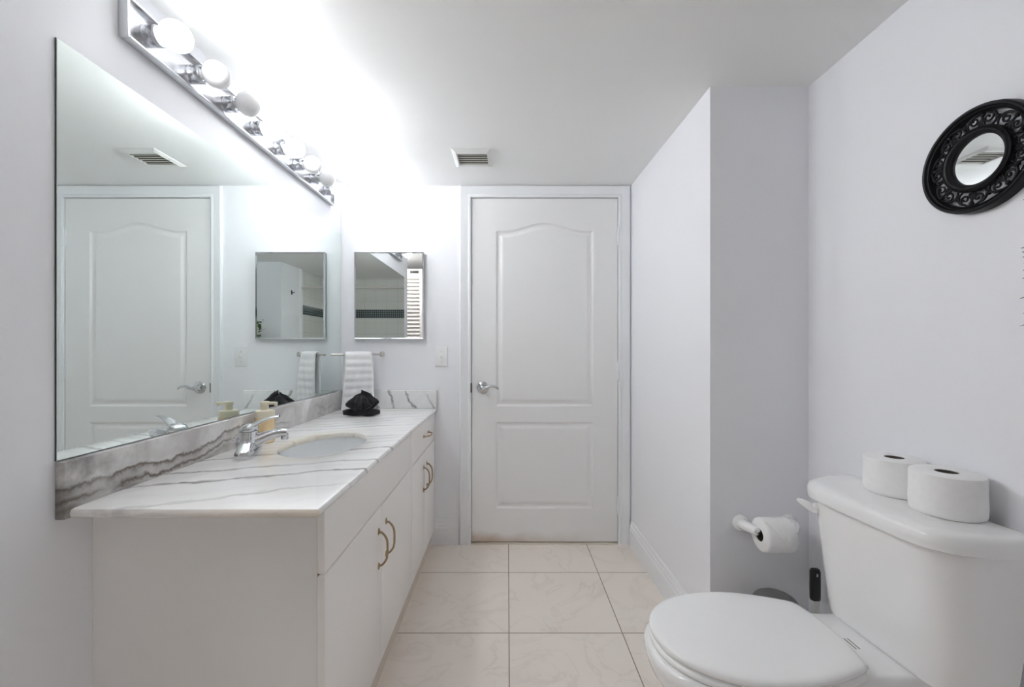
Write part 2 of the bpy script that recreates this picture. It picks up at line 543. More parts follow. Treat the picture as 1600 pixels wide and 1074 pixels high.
# ------------------------------------------------------------------ door (arched two-panel leaf)
door = bpy.data.objects.new('door_1', None)
door.location = ((DX0 + DX1) / 2, YF, 0)
door['kind'] = 'structure'
COL.objects.link(door)
ORG[door.name] = Vector(door.location)
g = G()
g.add(box(DX0 - 0.018, DX0, YF + 0.002, 2.60, 0, DZ + 0.018))
g.add(box(DX1, DX1 + 0.018, YF + 0.002, 2.60, 0, DZ + 0.018))
g.add(box(DX0, DX1, YF + 0.002, 2.60, DZ, DZ + 0.018))
g.add(box(DX0, DX1, 2.53, 2.56, 0.006, DZ))
mesh('jamb', g, 'trim_paint', door)
LX0, LX1, LZ0, LZ1 = DX0 + 0.003, DX1 - 0.003, 0.012, DZ - 0.004
def zpx(py): return CAM_H - (py - 544) / 264.9
def xpx(px): return (px - 793) / 264.9
pX0, pX1 = xpx(775), xpx(927)
def arch(x):
    s = abs((x - (pX0 + pX1) / 2) / ((pX1 - pX0) / 2))
    e = max(0.0, min(1.0, (0.84 - s) / 0.84))
    return zpx(361) + (zpx(348) - zpx(361)) * (e * e * (3 - 2 * e))
def panel_depth(dist):
    if dist <= 0: return 0.0
    if dist < 0.010: return 0.0085 * (0.5 - 0.5 * cos(pi * dist / 0.010))
    if dist < 0.016: return 0.0085
    if dist < 0.042:
        q = (dist - 0.016) / 0.026
        return 0.0085 - 0.0075 * (q * q * (3 - 2 * q))
    return 0.001
def leaf_y(x, z):
    d1 = min(x - pX0, pX1 - x, z - zpx(635), (arch(x) - z) * 0.97)
    d2 = min(x - pX0, pX1 - x, z - zpx(795), zpx(660) - z)
    return YF + 0.001 + panel_depth(max(d1, d2))
nx, nz = 220, 520
V, F = [], []
for j in range(nz + 1):
    zz = LZ0 + (LZ1 - LZ0) * j / nz
    for i in range(nx + 1):
        xx = LX0 + (LX1 - LX0) * i / nx
        V.append((xx, leaf_y(xx, zz), zz))
for j in range(nz):
    for i in range(nx):
        a = j * (nx + 1) + i
        F.append((a, a + 1, a + nx + 2, a + nx + 1))
# close the leaf
bd = [i for i in range(nx + 1)] + [j * (nx + 1) + nx for j in range(1, nz + 1)] + [nz * (nx + 1) + i for i in range(nx - 1, -1, -1)] + [j * (nx + 1) for j in range(nz - 1, 0, -1)]
o0 = len(V)
for b in bd:
    V.append((V[b][0], YF + 0.036, V[b][2]))
nb = len(bd)
for k in range(nb):
    F.append((bd[k], bd[(k + 1) % nb], o0 + (k + 1) % nb, o0 + k))
F.append(tuple(o0 + k for k in range(nb)))
mesh('door_leaf', (V, F), 'door_paint', door, sharp=50)
for py in (371, 580, 788):
    zc = zpx(py)
    g = G()
    for k in range(5):
        g.add(lathe([(0.0055, -0.0098), (0.0065, -0.0088), (0.0065, 0.0088), (0.0055, 0.0098)], (DX1 + 0.001, YF - 0.009, zc - 0.04 + 0.02 * k), 'z', 12))
    g.add(sphere((DX1 + 0.001, YF - 0.009, zc + 0.053), 0.005, 10, 6))
    g.add(sphere((DX1 + 0.001, YF - 0.009, zc - 0.053), 0.005, 10, 6))
    g.add(box(DX1 - 0.008, DX1 + 0.0005, YF - 0.004, YF + 0.002, zc - 0.048, zc + 0.048))
    mesh('hinge', g, 'trim_paint', door)
# lever handle
hx, hz = xpx(754.5), zpx(606)
g = G().add(lathe([(0.036, 0.0), (0.0365, -0.003), (0.033, -0.008), (0.024, -0.0115), (0.017, -0.013), (0.0145, -0.018), (0.013, -0.030), (0.012, -0.046), (0.013, -0.056), (0.008, -0.060)],
                  (hx, YF + 0.001, hz), 'y', 32))
hd = mesh('door_handle', g, 'chrome', door)
pts = smooth_path([(hx - 0.004, YF - 0.050, hz), (hx + 0.018, YF - 0.051, hz + 0.001), (hx + 0.040, YF - 0.052, hz + 0.010), (hx + 0.062, YF - 0.052, hz + 0.012), (hx + 0.082, YF - 0.051, hz + 0.006), (hx + 0.092, YF - 0.050, hz - 0.004)], 6)
mesh('lever', tube(pts, [0.011, 0.010, 0.0085, 0.0075, 0.0065, 0.005], 12, flat=(0.75, 1)), 'chrome', hd)
mesh('latch_plate', box(DX0 - 0.006, DX0 + 0.003, YF - 0.0115, YF + 0.004, hz - 0.028, hz + 0.028, 0.001), 'dark_gap', door)

# ------------------------------------------------------------------ vanity cabinet
XF = -0.430        # door faces
van = thing('vanity_cabinet', 'long white bathroom vanity cabinet with bowed pulls under the marble counter', 'cabinet', (-0.70, 1.72, 0))
mesh('side_panel', box(XL + 0.0005, -0.4515, 0.998, 1.016, 0.0, 0.779), 'panel_laminate', van)
g = G()
g.add(box(XL + 0.02, -0.466, 2.458, 2.476, 0.0, 0.779))
g.add(box(XL + 0.02, -0.466, 1.016, 2.458, 0.088, 0.106))
g.add(box(-0.500, -0.486, 1.016, 2.458, 0.106, 0.779))
mesh('carcass', g, 'cabinet_laminate', van)
mesh('toe_kick', box(-0.468, -0.447, 1.016, 2.476, 0.0, 0.087), 'kick_board', van)
mesh('edge_strip', box(-0.4515, -0.4485, 0.9985, 1.016, 0.0, 0.779), 'brown_edge', van)
def slab(y0, y1, z0, z1):
    return box(-0.4485, XF, y0, y1, z0, z1, 0.003, 3)
def pull(y, z, vertical, par, L=0.055, out=0.030):
    if vertical:
        q = [(XF - 0.001, y, z - L), (XF + 0.012, y, z - L * 0.97), (XF + out * 0.9, y, z - L * 0.6), (XF + out, y, z), (XF + out * 0.9, y, z + L * 0.6), (XF + 0.012, y, z + L * 0.97), (XF - 0.001, y, z + L)]
    else:
        q = [(XF - 0.001, y - L, z), (XF + 0.012, y - L * 0.97, z), (XF + out * 0.9, y - L * 0.6, z), (XF + out, y, z), (XF + out * 0.9, y + L * 0.6, z), (XF + 0.012, y + L * 0.97, z), (XF - 0.001, y + L, z)]
    g = G().add(tube(smooth_path(q, 5), 0.0037, 10))
    for e in (-1, 1):
        if vertical:
            g.add(sphere((XF + 0.001, y, z + e * (L + 0.003)), 0.0075, 12, 6, (0.5, 1, 1.6)))
        else:
            g.add(sphere((XF + 0.001, y + e * (L + 0.003), z), 0.0075, 12, 6, (0.5, 1.6, 1)))
    return mesh('handle', g, 'brass', par)
mesh('false_front', slab(0.990, 1.890, 0.6215, 0.777), 'cabinet_laminate', van)
dr = mesh('drawer', slab(1.893, 2.474, 0.6215, 0.777), 'cabinet_laminate', van)
pull(2.215, 0.70, False, dr)
for (a, b, hy) in ((0.990, 1.4395, 1.402), (1.4425, 1.890, 1.487), (1.893, 2.190, 2.155), (2.193, 2.474, 2.235)):
    dd = mesh('cabinet_door', slab(a, b, 0.088, 0.6165), 'cabinet_laminate', van)
    pull(hy, 0.485, True, dd)

# ------------------------------------------------------------------ marble counter with oval cut-out
cx, cy, ca, cb = -0.678, 1.565, 0.136, 0.200
X0, X1, Y0, Y1 = -0.9622, -0.415, 0.924, 2.4795
angs = set(2 * pi * k / 96 for k in range(96))
for qx, qy in ((X0, Y0), (X1, Y0), (X1, Y1), (X0, Y1)):
    angs.add(math.atan2(qy - cy, qx - cx) % (2 * pi))
angs = sorted(angs)
def rect_pt(a):
    dx, dy = cos(a), sin(a)
    ts = []
    if dx > 1e-9: ts.append((X1 - cx) / dx)
    if dx < -1e-9: ts.append((X0 - cx) / dx)
    if dy > 1e-9: ts.append((Y1 - cy) / dy)
    if dy < -1e-9: ts.append((Y0 - cy) / dy)
    q = min(ts)
    return cx + dx * q, cy + dy * q
RP = [rect_pt(a) for a in angs]
def rring(ins, z, back=0.0):
    return [(min(max(p[0], X0 + back), X1 - ins), min(max(p[1], Y0 + ins), Y1), z) for p in RP]
def ering(grow, z):
    return [(cx + (ca + grow) * cos(a), cy + (cb + grow) * sin(a), z) for a in angs]
rings = [ering(0.002, CT - 0.0205), ering(0.0, CT - 0.012), ering(0.001, CT - 0.005), ering(0.004, CT - 0.001), ering(0.008, CT),
         rring(0.010, CT), rring(0.004, CT - 0.0015), rring(0.0012, CT - 0.005), rring(0.0, CT - 0.010), rring(0.0015, CT - 0.016), rring(0.005, CT - 0.0195), rring(0.010, CT - 0.0205)]
rings.append(rings[0])
solo('marble_countertop', loft(rings, False, False), 'marble_counter', 'white marble countertop with long grey veins and oval basin cut-out, on the white vanity', 'countertop', (cx, cy, CT - 0.0205), sharp=35)

# sink basin
n = 64
def sring(a, b, z):
    return [(cx + a * cos(2 * pi * k / n), cy + b * sin(2 * pi * k / n), z) for k in range(n)]
zt = CT - 0.0215
prof = [(0.020, 0.0), (0.004, 0.0), (0.002, -0.006), (-0.002, -0.03), (-0.012, -0.07), (-0.032, -0.105), (-0.065, -0.128), (-0.095, -0.138), (-0.113, -0.142)]
R_ = [sring(ca + q, cb + q * (1.0 if q > -0.05 else 1.4), zt + h) for q, h in prof]
R2_ = [sring(ca + q + 0.010, cb + q * (1.0 if q > -0.05 else 1.4) + 0.010, zt + h - 0.010) for q, h in reversed(prof)]
sink = thing('sink_basin', 'white oval undermount sink basin sunk in the marble counter', 'sink', (cx, cy, zt - 0.155))
mesh('bowl', loft([*R_, *R2_, R_[0]], False, False), 'sink_china', sink, sharp=50)
mesh('drain', lathe([(0.024, -0.002), (0.0235, 0.002), (0.018, 0.001), (0.017, 0.0035), (0.005, 0.005)], (cx, cy, zt - 0.1425), 'z', 24), 'chrome', sink)
mesh('overflow_ring', torus_ring([(0.007, 0), (0.0085, 0.0015), (0.010, 0), (0.0085, -0.0015)], (cx, cy - cb + 0.005, zt - 0.04), 'y', 20), 'chrome', sink)

# backsplashes
solo('marble_backsplash', box(XL + 0.0005, -0.9625, 0.914, 2.4795, CT + 0.0004 - 0.0204, 0.9065, 0.0025), 'marble_splash', 'long grey marble backsplash with brown ragged veins under the big wall mirror', 'backsplash', (-0.972, 1.7, CT - 0.02))
X0s = -0.9615
solo('marble_backsplash', box(X0s, -0.415, 2.460, 2.4795, CT + 0.0004, 0.9065, 0.0025), 'marble_splash', 'short marble backsplash with dark diagonal veins behind the white towel', 'backsplash', (-0.69, 2.47, CT))

# ------------------------------------------------------------------ big wall mirror
wm = thing('wall_mirror', 'large frameless wall mirror standing on the marble backsplash', 'mirror', (XL, 1.697, 0.908))
mesh('backing', box(XL + 0.0003, XL + 0.0028, 0.9143, 2.4785, 0.908, 1.831), 'mirror_edge', wm)
mesh('glass', box(XL + 0.0028, XL + 0.005, 0.915, 2.477, 0.909, 1.830), 'mirror_silver', wm, flat=True)

# ------------------------------------------------------------------ vanity light bar, eight globes
LY0, LY1, LZa, LZb = 1.062, 2.335, 1.944, 2.052
lb = thing('vanity_light_bar', 'chrome strip light with eight round bulbs above the big wall mirror', 'light', (XL, (LY0 + LY1) / 2, LZa))
mesh('back_plate', box(XL + 0.0003, -0.9745, LY0 + 0.004, LY1 - 0.004, LZa + 0.004, LZb - 0.004), 'plate_chrome', lb)
g = G()
def bevbar(y0, y1, z0, z1):
    return box(XL + 0.0003, -0.9590, y0, y1, z0, z1, 0.002, 2)
g.add(bevbar(LY0, LY0 + 0.008, LZa, LZb)); g.add(bevbar(LY1 - 0.008, LY1, LZa, LZb))
g.add(bevbar(LY0 + 0.008, LY1 - 0.008, LZa, LZa + 0.008)); g.add(bevbar(LY0 + 0.008, LY1 - 0.008, LZb - 0.008, LZb))
mesh('frame', g, 'brushed_chrome', lb)
LIT = (0, 3, 4, 7)
for k in range(8):
    by, bz, bx = 1.140 + 0.1596 * k, 2.0, -0.899
    so = mesh('bulb_socket', lathe([(0.0255, 0.0), (0.0262, 0.002), (0.0262, 0.0145), (0.0252, 0.015), (0.0252, 0.016), (0.0262, 0.0165), (0.0262, 0.031), (0.0245, 0.0345), (0.021, 0.0345), (0.0205, 0.028)], (-0.9745, by, bz), 'x', 28), 'socket_chrome', lb)
    pr = [(0.013, -0.052), (0.0135, -0.044)]
    for i in range(0, 15):
        a = radians(-68 + (158) * i / 14)
        pr.append((max(0.039 * cos(a), 0.0005), 0.039 * sin(a)))
    b = mesh('light_bulb', lathe(pr, (bx, by, bz), 'x', 28), 'bulb_lit' if k in LIT else 'bulb_off', so, sharp=60)
    b['label'] = 'glowing globe bulb' if k in LIT else 'unlit white globe bulb'

# ------------------------------------------------------------------ medicine cabinet
MX0, MX1, MZ0, MZ1, MY = -0.895, -0.489, 1.206, 1.716, 2.450
mc = thing('medicine_cabinet', 'small square mirrored medicine cabinet with chrome frame on the door wall', 'cabinet', ((MX0 + MX1) / 2, YF, MZ0))
mesh('body', box(MX0 + 0.003, MX1 - 0.003, MY + 0.008, YF - 0.0003, MZ0 + 0.003, MZ1 - 0.003), 'steel', mc)
g = G()
fw = 0.0085
def frame_ring(i, y):
    return [(MX0 + i, y, MZ0 + i), (MX1 - i, y, MZ0 + i), (MX1 - i, y, MZ1 - i), (MX0 + i, y, MZ1 - i)]
g.add(loft([frame_ring(0, MY + 0.010), frame_ring(0, MY + 0.002), frame_ring(0.0025, MY - 0.001), frame_ring(fw, MY + 0.002), frame_ring(fw, MY + 0.010), frame_ring(0, MY + 0.010)], False, False))
mesh('frame', g, 'chrome', mc, sharp=20)
mesh('mirror_door', box(MX0 + fw - 0.001, MX1 - fw + 0.001, MY + 0.003, MY + 0.008, MZ0 + fw - 0.001, MZ1 - fw + 0.001), 'mirror_clear', mc, flat=True)

# ------------------------------------------------------------------ light switch
sx0, sx1, sz0, sz1 = xpx(680), xpx(699.5), zpx(573), zpx(542)
sw = thing('light_switch', 'white toggle light switch on the wall left of the door', 'light switch', ((sx0 + sx1) / 2, YF, (sz0 + sz1) / 2))
mesh('plate', box(sx0, sx1, YF - 0.006, YF - 0.0002, sz0, sz1, 0.003, 3), 'plastic_white', sw)
sxc, szc = (sx0 + sx1) / 2, (sz0 + sz1) / 2
mesh('toggle_frame', box(sxc - 0.006, sxc + 0.006, YF - 0.0075, YF - 0.005, szc - 0.013, szc + 0.013, 0.0008), 'trim_paint', sw)
mesh('toggle', loft([[(sxc - 0.004, YF - 0.006, szc - 0.006), (sxc + 0.004, YF - 0.006, szc - 0.006), (sxc + 0.004, YF - 0.006, szc + 0.006), (sxc - 0.004, YF - 0.006, szc + 0.006)],
                     [(sxc - 0.003, YF - 0.020, szc + 0.003), (sxc + 0.003, YF - 0.020, szc + 0.003), (sxc + 0.003, YF - 0.018, szc + 0.009), (sxc - 0.003, YF - 0.018, szc + 0.009)]]), 'cream_plastic', sw)
for e in (-1, 1):
    mesh('screw', lathe([(0.003, 0.0), (0.003, -0.001), (0.001, -0.0016)], (sxc, YF - 0.006, szc + e * 0.030), 'y', 12), 'steel', sw)

# ------------------------------------------------------------------ swing-arm towel bar and towel
B0 = Vector((-0.738, 2.452, 1.118)); B1 = Vector((-0.9636, 2.294, 1.118))
bd_ = (B1 - B0).normalized(); bn = Vector((-bd_.y, bd_.x, 0)).normalized()
if bn.y > 0: bn = -bn
tb = thing('towel_bar', 'slim brushed nickel swing-arm towel bar below the medicine cabinet', 'towel bar', (B0.x, YF, B0.z))
g = G().add(lathe([(0.0165, 0.0), (0.0165, -0.004), (0.009, -0.010), (0.007, -0.022)], (B0.x, YF - 0.0003, B0.z), 'y', 20))
g.add(lathe([(0.0062, -0.013), (0.0072, -0.011), (0.0072, 0.011), (0.0062, 0.013)], (B0.x, B0.y, B0.z), 'z', 16))
mesh('mount', g, 'nickel', tb)
mesh('arm', tube([B0 + bd_ * (-0.006), B0 + bd_ * 0.003, B0 + bd_ * 0.05, B0 + bd_ * 0.15, B1 - bd_ * 0.002, B1], [0.004, 0.0062, 0.0062, 0.0062, 0.0062, 0.0045], 14), 'nickel', tb)

def towel():
    g = G()
    r = 0.0120
    prof = []          # (n offset, z, arclength)
    zf, zb = 0.8135, 0.900
    N = 90
    zt_ = 1.118
    Lf = zt_ - zf
    for i in range(N):
        q = i / (N - 1)
        prof.append((r + 0.020 * q + 0.004 * sin(q * 5), zf + 0 + (1 - 1) + (zt_ - zf) * 0 + Lf * (1 - q) + 0.0))
    prof = prof[::-1]                # bottom -> top front
    arc = [(r * cos(a), zt_ + r * sin(a)) for a in [pi * k / 10 for k in range(1, 10)]]
    back = [(-r - 0.004 * (k / 50), zt_ - (zt_ - zb) * k / 50) for k in range(0, 51)]
    line = prof + arc + back
    S = 0.0
    lens = [0.0]
    for a, b in zip(line, line[1:]):
        S += sqrt((a[0] - b[0]) ** 2 + (a[1] - b[1]) ** 2)
        lens.append(S)
    W = 22
    def surf(side):
        pts = []
        for i, (nn, zz) in enumerate(line):
            a = line[max(i - 1, 0)]; b = line[min(i + 1, len(line) - 1)]
            tn = Vector((b[0] - a[0], b[1] - a[1])).normalized()
            nr = Vector((tn.y, -tn.x))      # outward from bar
            rib = 0.0045 * (0.5 + 0.5 * sin(2 * pi * lens[i] / 0.041)) ** 0.8
            row = []
            drop = max(0.0, (zt_ - zz) / Lf)
            frontness = 1.0 if i < N + 4 else 0.35
            for k in range(W + 1):
                s = k / W
                wid0, wid1 = 0.056 - 0.010 * drop * frontness, 0.206 + 0.022 * drop * frontness
                along = wid0 + (wid1 - wid0) * s
                fold = 0.006 * drop * sin(s * 9.0 + 0.6) + 0.003 * drop * sin(s * 21 + zz * 20)
                off = (0.004 + rib) if side > 0 else -0.003
                edge = 1.0 - 0.75 * (abs(s - 0.5) * 2) ** 14
                o2 = nr * off * edge
                p = B0 + bd_ * along + bn * (nn + o2.x + fold)
                row.append((p.x, p.y, zz + o2.y))
            pts.append(row)
        return pts
    top, bot = surf(1), surf(-0.5)
    m = len(line)
    rings = []
    for i in range(m):
        rings.append(top[i] + bot[i][::-1])
    g.add(loft(rings))
    return g
solo('hand_towel', towel(), 'white_towel', 'white ribbed hand towel hanging over the towel bar', 'towel', (-0.845, 2.376, 0.8135), sharp=80)

# ------------------------------------------------------------------ black folded washcloth
wc = thing('folded_washcloth', 'black washcloth rolled and fanned into a rosette on the marble counter', 'washcloth', (-0.762, 2.185, CT))
path = [(-0.852 + 0.182 * k / 12, 2.178 + 0.012 * sin(k * 0.5) + 0.030 * k / 12, CT + 0.0195 + 0.0015 * sin(k * 1.3)) for k in range(13)]
mesh('roll', tube(path, [0.012, 0.0185, 0.0195, 0.0195, 0.0195, 0.019, 0.0185, 0.011], 18, flat=(1.25, 0.98)), 'black_cloth', wc, sharp=80)
g = G()
rings = []
NR, NA = 22, 84
for i in range(NR + 1):
    q = i / NR
    zz = CT + 0.030 + 0.076 * q
    rad = interp([0.040, 0.046, 0.056, 0.066, 0.068, 0.063, 0.058, 0.054, 0.047, 0.030, 0.003], q)
    ring = []
    for j in range(NA):
        a = 2 * pi * j / NA
        pl = 1 + (0.15 * sin(7 * a + 1.5 * q) + 0.09 * sin(12 * a - 4 * q)) * min(1, q * 3)
        lobe = 1 + 0.18 * (cos(a) ** 2)
        nz_ = mnoise.noise(Vector((cos(a) * 2.2, sin(a) * 2.2, q * 4.5))) * 0.22
        rr = rad * (pl + nz_) * lobe
        ztop = 0.012 * sin(5 * a) * q + 0.022 * mnoise.noise(Vector((cos(a) * 3, sin(a) * 3, 7.0))) * q
        ring.append((-0.762 + rr * cos(a) * 0.92 - 0.004 * q, 2.196 + rr * sin(a) * 0.72, zz + ztop + 0.020 * q ** 2 * (math.exp(-((a - 0.5) / 0.35) ** 2) + math.exp(-((a - 2.2) / 0.4) ** 2) + 0.7 * math.exp(-((a - 4.6) / 0.4) ** 2))))
    rings.append(ring)
g.add(loft(rings))
mesh('rosette', g, 'black_cloth', wc, sharp=55)

# ------------------------------------------------------------------ soap dispenser
sx, sy = -0.912, 1.580
sd = thing('soap_dispenser', 'amber and cream pump soap bottle behind the faucet by the backsplash', 'soap dispenser', (sx, sy, CT))
mesh('bottle', lathe([(0.029, 0.0005), (0.033, 0.004), (0.0338, 0.012), (0.0338, 0.092), (0.033, 0.0975)], (sx, sy, CT), 'z', 32), 'amber_soap', sd)
mesh('collar', lathe([(0.0335, 0.0972), (0.0340, 0.100), (0.0335, 0.116), (0.031, 0.1205), (0.018, 0.1225), (0.0135, 0.124), (0.0130, 0.140)], (sx, sy, CT), 'z', 32), 'cream_plastic', sd)
g = G().add(lathe([(0.0120, 0.138), (0.0150, 0.141), (0.0155, 0.150), (0.0140, 0.1535)], (sx, sy, CT), 'z', 24))
g.add(box(sx, sx + 0.046, sy - 0.007, sy + 0.007, CT + 0.1425, CT + 0.1525, 0.003, 2))
g.add(box(sx + 0.037, sx + 0.046, sy - 0.005, sy + 0.005, CT + 0.137, CT + 0.146, 0.002, 2))
mesh('pump_head', g, 'cream_plastic', sd)

# ------------------------------------------------------------------ faucet (built along +x, then turned)
FC = Vector((-0.862, 1.400, CT))
RM = Matrix.Translation(FC) @ Matrix.Rotation(radians(17), 4, 'Z')
fa = thing('faucet', 'chrome single lever faucet on the marble counter beside the basin', 'faucet', FC)
def srect(hx, hy, z, p=4.0, n=40, ox=0.0, oy=0.0):
    r = []
    for k in range(n):
        a = 2 * pi * k / n
        c, s = cos(a), sin(a)
        r.append((ox + hx * math.copysign(abs(c) ** (2 / p), c), oy + hy * math.copysign(abs(s) ** (2 / p), s), z))
    return r
g = G().add(loft([srect(0.0275, 0.077, 0.0005), srect(0.0285, 0.078, 0.004), srect(0.0285, 0.078, 0.018), srect(0.027, 0.0765, 0.0225), srect(0.025, 0.074, 0.025),
                  srect(0.0255, 0.066, 0.029), srect(0.027, 0.050, 0.036, 3), srect(0.0285, 0.038, 0.044, 2.4)])).xf(RM)
mesh('base_plate', g, 'chrome', fa, sharp=30)
g = G().add(loft([srect(0.0285, 0.040, 0.040, 2.4), srect(0.0290, 0.034, 0.048, 2.2), srect(0.0290, 0.031, 0.058, 2), srect(0.0285, 0.0295, 0.074, 2), srect(0.0275, 0.0285, 0.079, 2), srect(0.0255, 0.0265, 0.0795, 2)])).xf(RM)
mesh('body', g, 'chrome', fa, sharp=30)
sp = smooth_path([(0.006, 0, 0.040), (0.028, 0, 0.047), (0.052, 0, 0.057), (0.076, 0, 0.065), (0.098, 0, 0.068), (0.116, 0, 0.067)], 5)
g = G().add(tube(sp, [0.026, 0.0245, 0.021, 0.0180, 0.0160, 0.0145], 20, flat=(0.95, 0.88)))
mesh('spout', g.xf(RM), 'chrome', fa, sharp=50)
mesh('aerator', G().add(lathe([(0.0105, -0.020), (0.0115, -0.018), (0.0118, -0.004), (0.011, 0.0)], (0.108, 0, 0.064), 'z', 20)).xf(RM), 'brushed_chrome', fa)
g = G().add(loft([srect(0.0275, 0.0285, 0.0805, 2), srect(0.0285, 0.0295, 0.083, 2), srect(0.0275, 0.029, 0.089, 2, ox=0.001), srect(0.022, 0.025, 0.097, 2, ox=0.004), srect(0.013, 0.016, 0.103, 2, ox=0.008), srect(0.002, 0.003, 0.1045, 2, ox=0.010)]))
hp = smooth_path([(0.002, 0, 0.090), (0.022, 0, 0.101), (0.046, 0, 0.113), (0.070, 0, 0.121), (0.092, 0, 0.124)], 5)
g.add(tube(hp, [0.016, 0.013, 0.0100, 0.0080, 0.0060], 16, flat=(1.6, 0.62)))
mesh('lever_handle', g.xf(RM), 'chrome', fa, sharp=50)
g = G().add(tube([(-0.030, -0.012, 0.015), (-0.031, -0.012, 0.040), (-0.032, -0.012, 0.056)], 0.0022, 8)).add(sphere((-0.032, -0.012, 0.060), 0.0055, 12, 8))
g.add(tube([(-0.031, -0.012, 0.046), (-0.040, -0.016, 0.053)], 0.0022, 8)).add(sphere((-0.041, -0.0165, 0.054), 0.0035, 10, 6))
mesh('lift_rod', g.xf(RM), 'brushed_chrome', fa)

# ------------------------------------------------------------------ ceiling vent
vx0, vx1, vy0, vy1 = -0.270, -0.082, 2.008, 2.215
ve = thing('ceiling_vent', 'small white ceiling vent with dark slots in front of the door', 'vent', ((vx0 + vx1) / 2, (vy0 + vy1) / 2, ZC))
ox0, ox1, oy0, oy1 = -0.247, -0.098, 2.055, 2.178
def vring(x0, x1, y0, y1, z): return [(x0, y0, z), (x1, y0, z), (x1, y1, z), (x0, y1, z)]
g = G().add(loft([vring(vx0, vx1, vy0, vy1, ZC - 0.0002), vring(vx0, vx1, vy0, vy1, ZC - 0.003), vring(vx0 + 0.018, vx1 - 0.018, vy0 + 0.022, vy1 - 0.022, ZC - 0.011),
                  vring(ox0, ox1, oy0, oy1, ZC - 0.009), vring(ox0, ox1, oy0, oy1, ZC - 0.0005)], False, False))
mesh('frame', g, 'vent_paint', ve, sharp=15)
mesh('backing', box(ox0 - 0.001, ox1 + 0.001, oy0 - 0.001, oy1 + 0.001, ZC - 0.0012, ZC - 0.0003), 'dark_gap', ve)
for k in range(5):
    yy = oy0 + 0.012 + k * 0.0248
    q0, q1 = ox0 + 0.001, ox1 - 0.001
    mesh('slat', loft([[(q0, yy, ZC - 0.0055), (q1, yy, ZC - 0.0055), (q1, yy + 0.001, ZC - 0.0045), (q0, yy + 0.001, ZC - 0.0045)],
                       [(q0, yy + 0.006, ZC - 0.0085), (q1, yy + 0.006, ZC - 0.0085), (q1, yy + 0.007, ZC - 0.0075), (q0, yy + 0.007, ZC - 0.0075)]]), 'slat_paint', ve, flat=True)
for (qx, qy) in ((vx0 + 0.009, (vy0 + vy1) / 2), (vx1 - 0.009, (vy0 + vy1) / 2)):
    mesh('screw', lathe([(0.003, -0.004), (0.003, -0.0075), (0.001, -0.0083)], (qx, qy, ZC), 'z', 10), 'steel', ve)

# ------------------------------------------------------------------ ornate round mirror
RC = Vector((XR, 0.975, 1.592))
rm = thing('ornate_round_mirror', 'small round mirror in pierced black scrollwork frame above the toilet', 'mirror', RC)
prof = [(0.1035, -0.008), (0.1045, -0.017), (0.107, -0.021), (0.109, -0.019), (0.111, -0.020), (0.1135, -0.025), (0.1175, -0.026), (0.1205, -0.023), (0.1215, -0.016), (0.1215, -0.0005), (0.108, -0.0005)]
mesh('outer_rim', torus_ring(prof, RC, 'x', 96), 'black_frame', rm, sharp=30)
prof = [(0.0545, -0.010), (0.056, -0.017), (0.060, -0.020), (0.0625, -0.023), (0.066, -0.024), (0.0685, -0.022), (0.070, -0.0235), (0.0725, -0.022), (0.0735, -0.016), (0.072, -0.006), (0.056, -0.006)]
mesh('inner_rim', torus_ring(prof, RC, 'x', 80), 'black_frame', rm, sharp=30)
gm = G().add(lathe([(0.0568, -0.001), (0.0568, -0.0115)], (0, 0, 0), 'x', 64)).xf(Matrix.Translation(RC) @ Matrix.Rotation(-0.0068, 4, 'Z'))
mesh('mirror_glass', gm, 'mirror_clear', rm)
g = G()
def PW(r, a, d=-0.014):
    return RC + Vector((d, r * cos(a), r * sin(a)))
def scroll(a0, sgn, r0=0.0885, size=0.0110):
    # spiral that uncurls into an arm reaching the next scroll
    pts = []
    for k in range(30):
        q = k / 29
        ang = sgn * (q * 2.5 * pi) + a0 * 0
        rad = size * (1 - 0.78 * q)
        pts.append((r0 + rad * cos(ang), a0 + sgn * 0 + rad * sin(ang) / 0.0885))
    return [PW(r, a, -0.014 - 0.003 * (i / 29)) for i, (r, a) in enumerate(pts)]
NS = 8
for k in range(NS):
    a = 2 * pi * k / NS + 0.12
    st = 2 * pi / NS
    for sgn in (-1, 1):
        g.add(tube(scroll(a + sgn * st * 0.20, sgn), [0.0023, 0.0023, 0.0021, 0.0018, 0.0026], 8))
        # arm from rim sweeping to neighbour
        arm = smooth_path([PW(0.104, a + sgn * st * 0.05), PW(0.1005, a + sgn * st * 0.20), PW(0.098, a + sgn * st * 0.33), PW(0.090, a + sgn * st * 0.43), PW(0.082, a + sgn * st * 0.46), PW(0.073, a + sgn * st * 0.40)], 4)
        g.add(tube(arm, [0.0020, 0.0026, 0.0028, 0.0026, 0.0022], 8))
        # leaf blades
        lf = smooth_path([PW(0.074, a + sgn * st * 0.10), PW(0.081, a + sgn * st * 0.07), PW(0.090, a + sgn * st * 0.02)], 4)
        g.add(tube(lf, [0.002, 0.0034, 0.001], 8))
    g.add(sphere(PW(0.0985, a), 0.0050, 10, 6))
    g.add(sphere(PW(0.0885, a + st * 0.5), 0.0055, 10, 6))
    g.add(tube([PW(0.0725, a), PW(0.083, a), PW(0.104, a)], [0.003, 0.0024, 0.003], 8))
mesh('scrollwork', g, 'black_frame', rm, sharp=60)

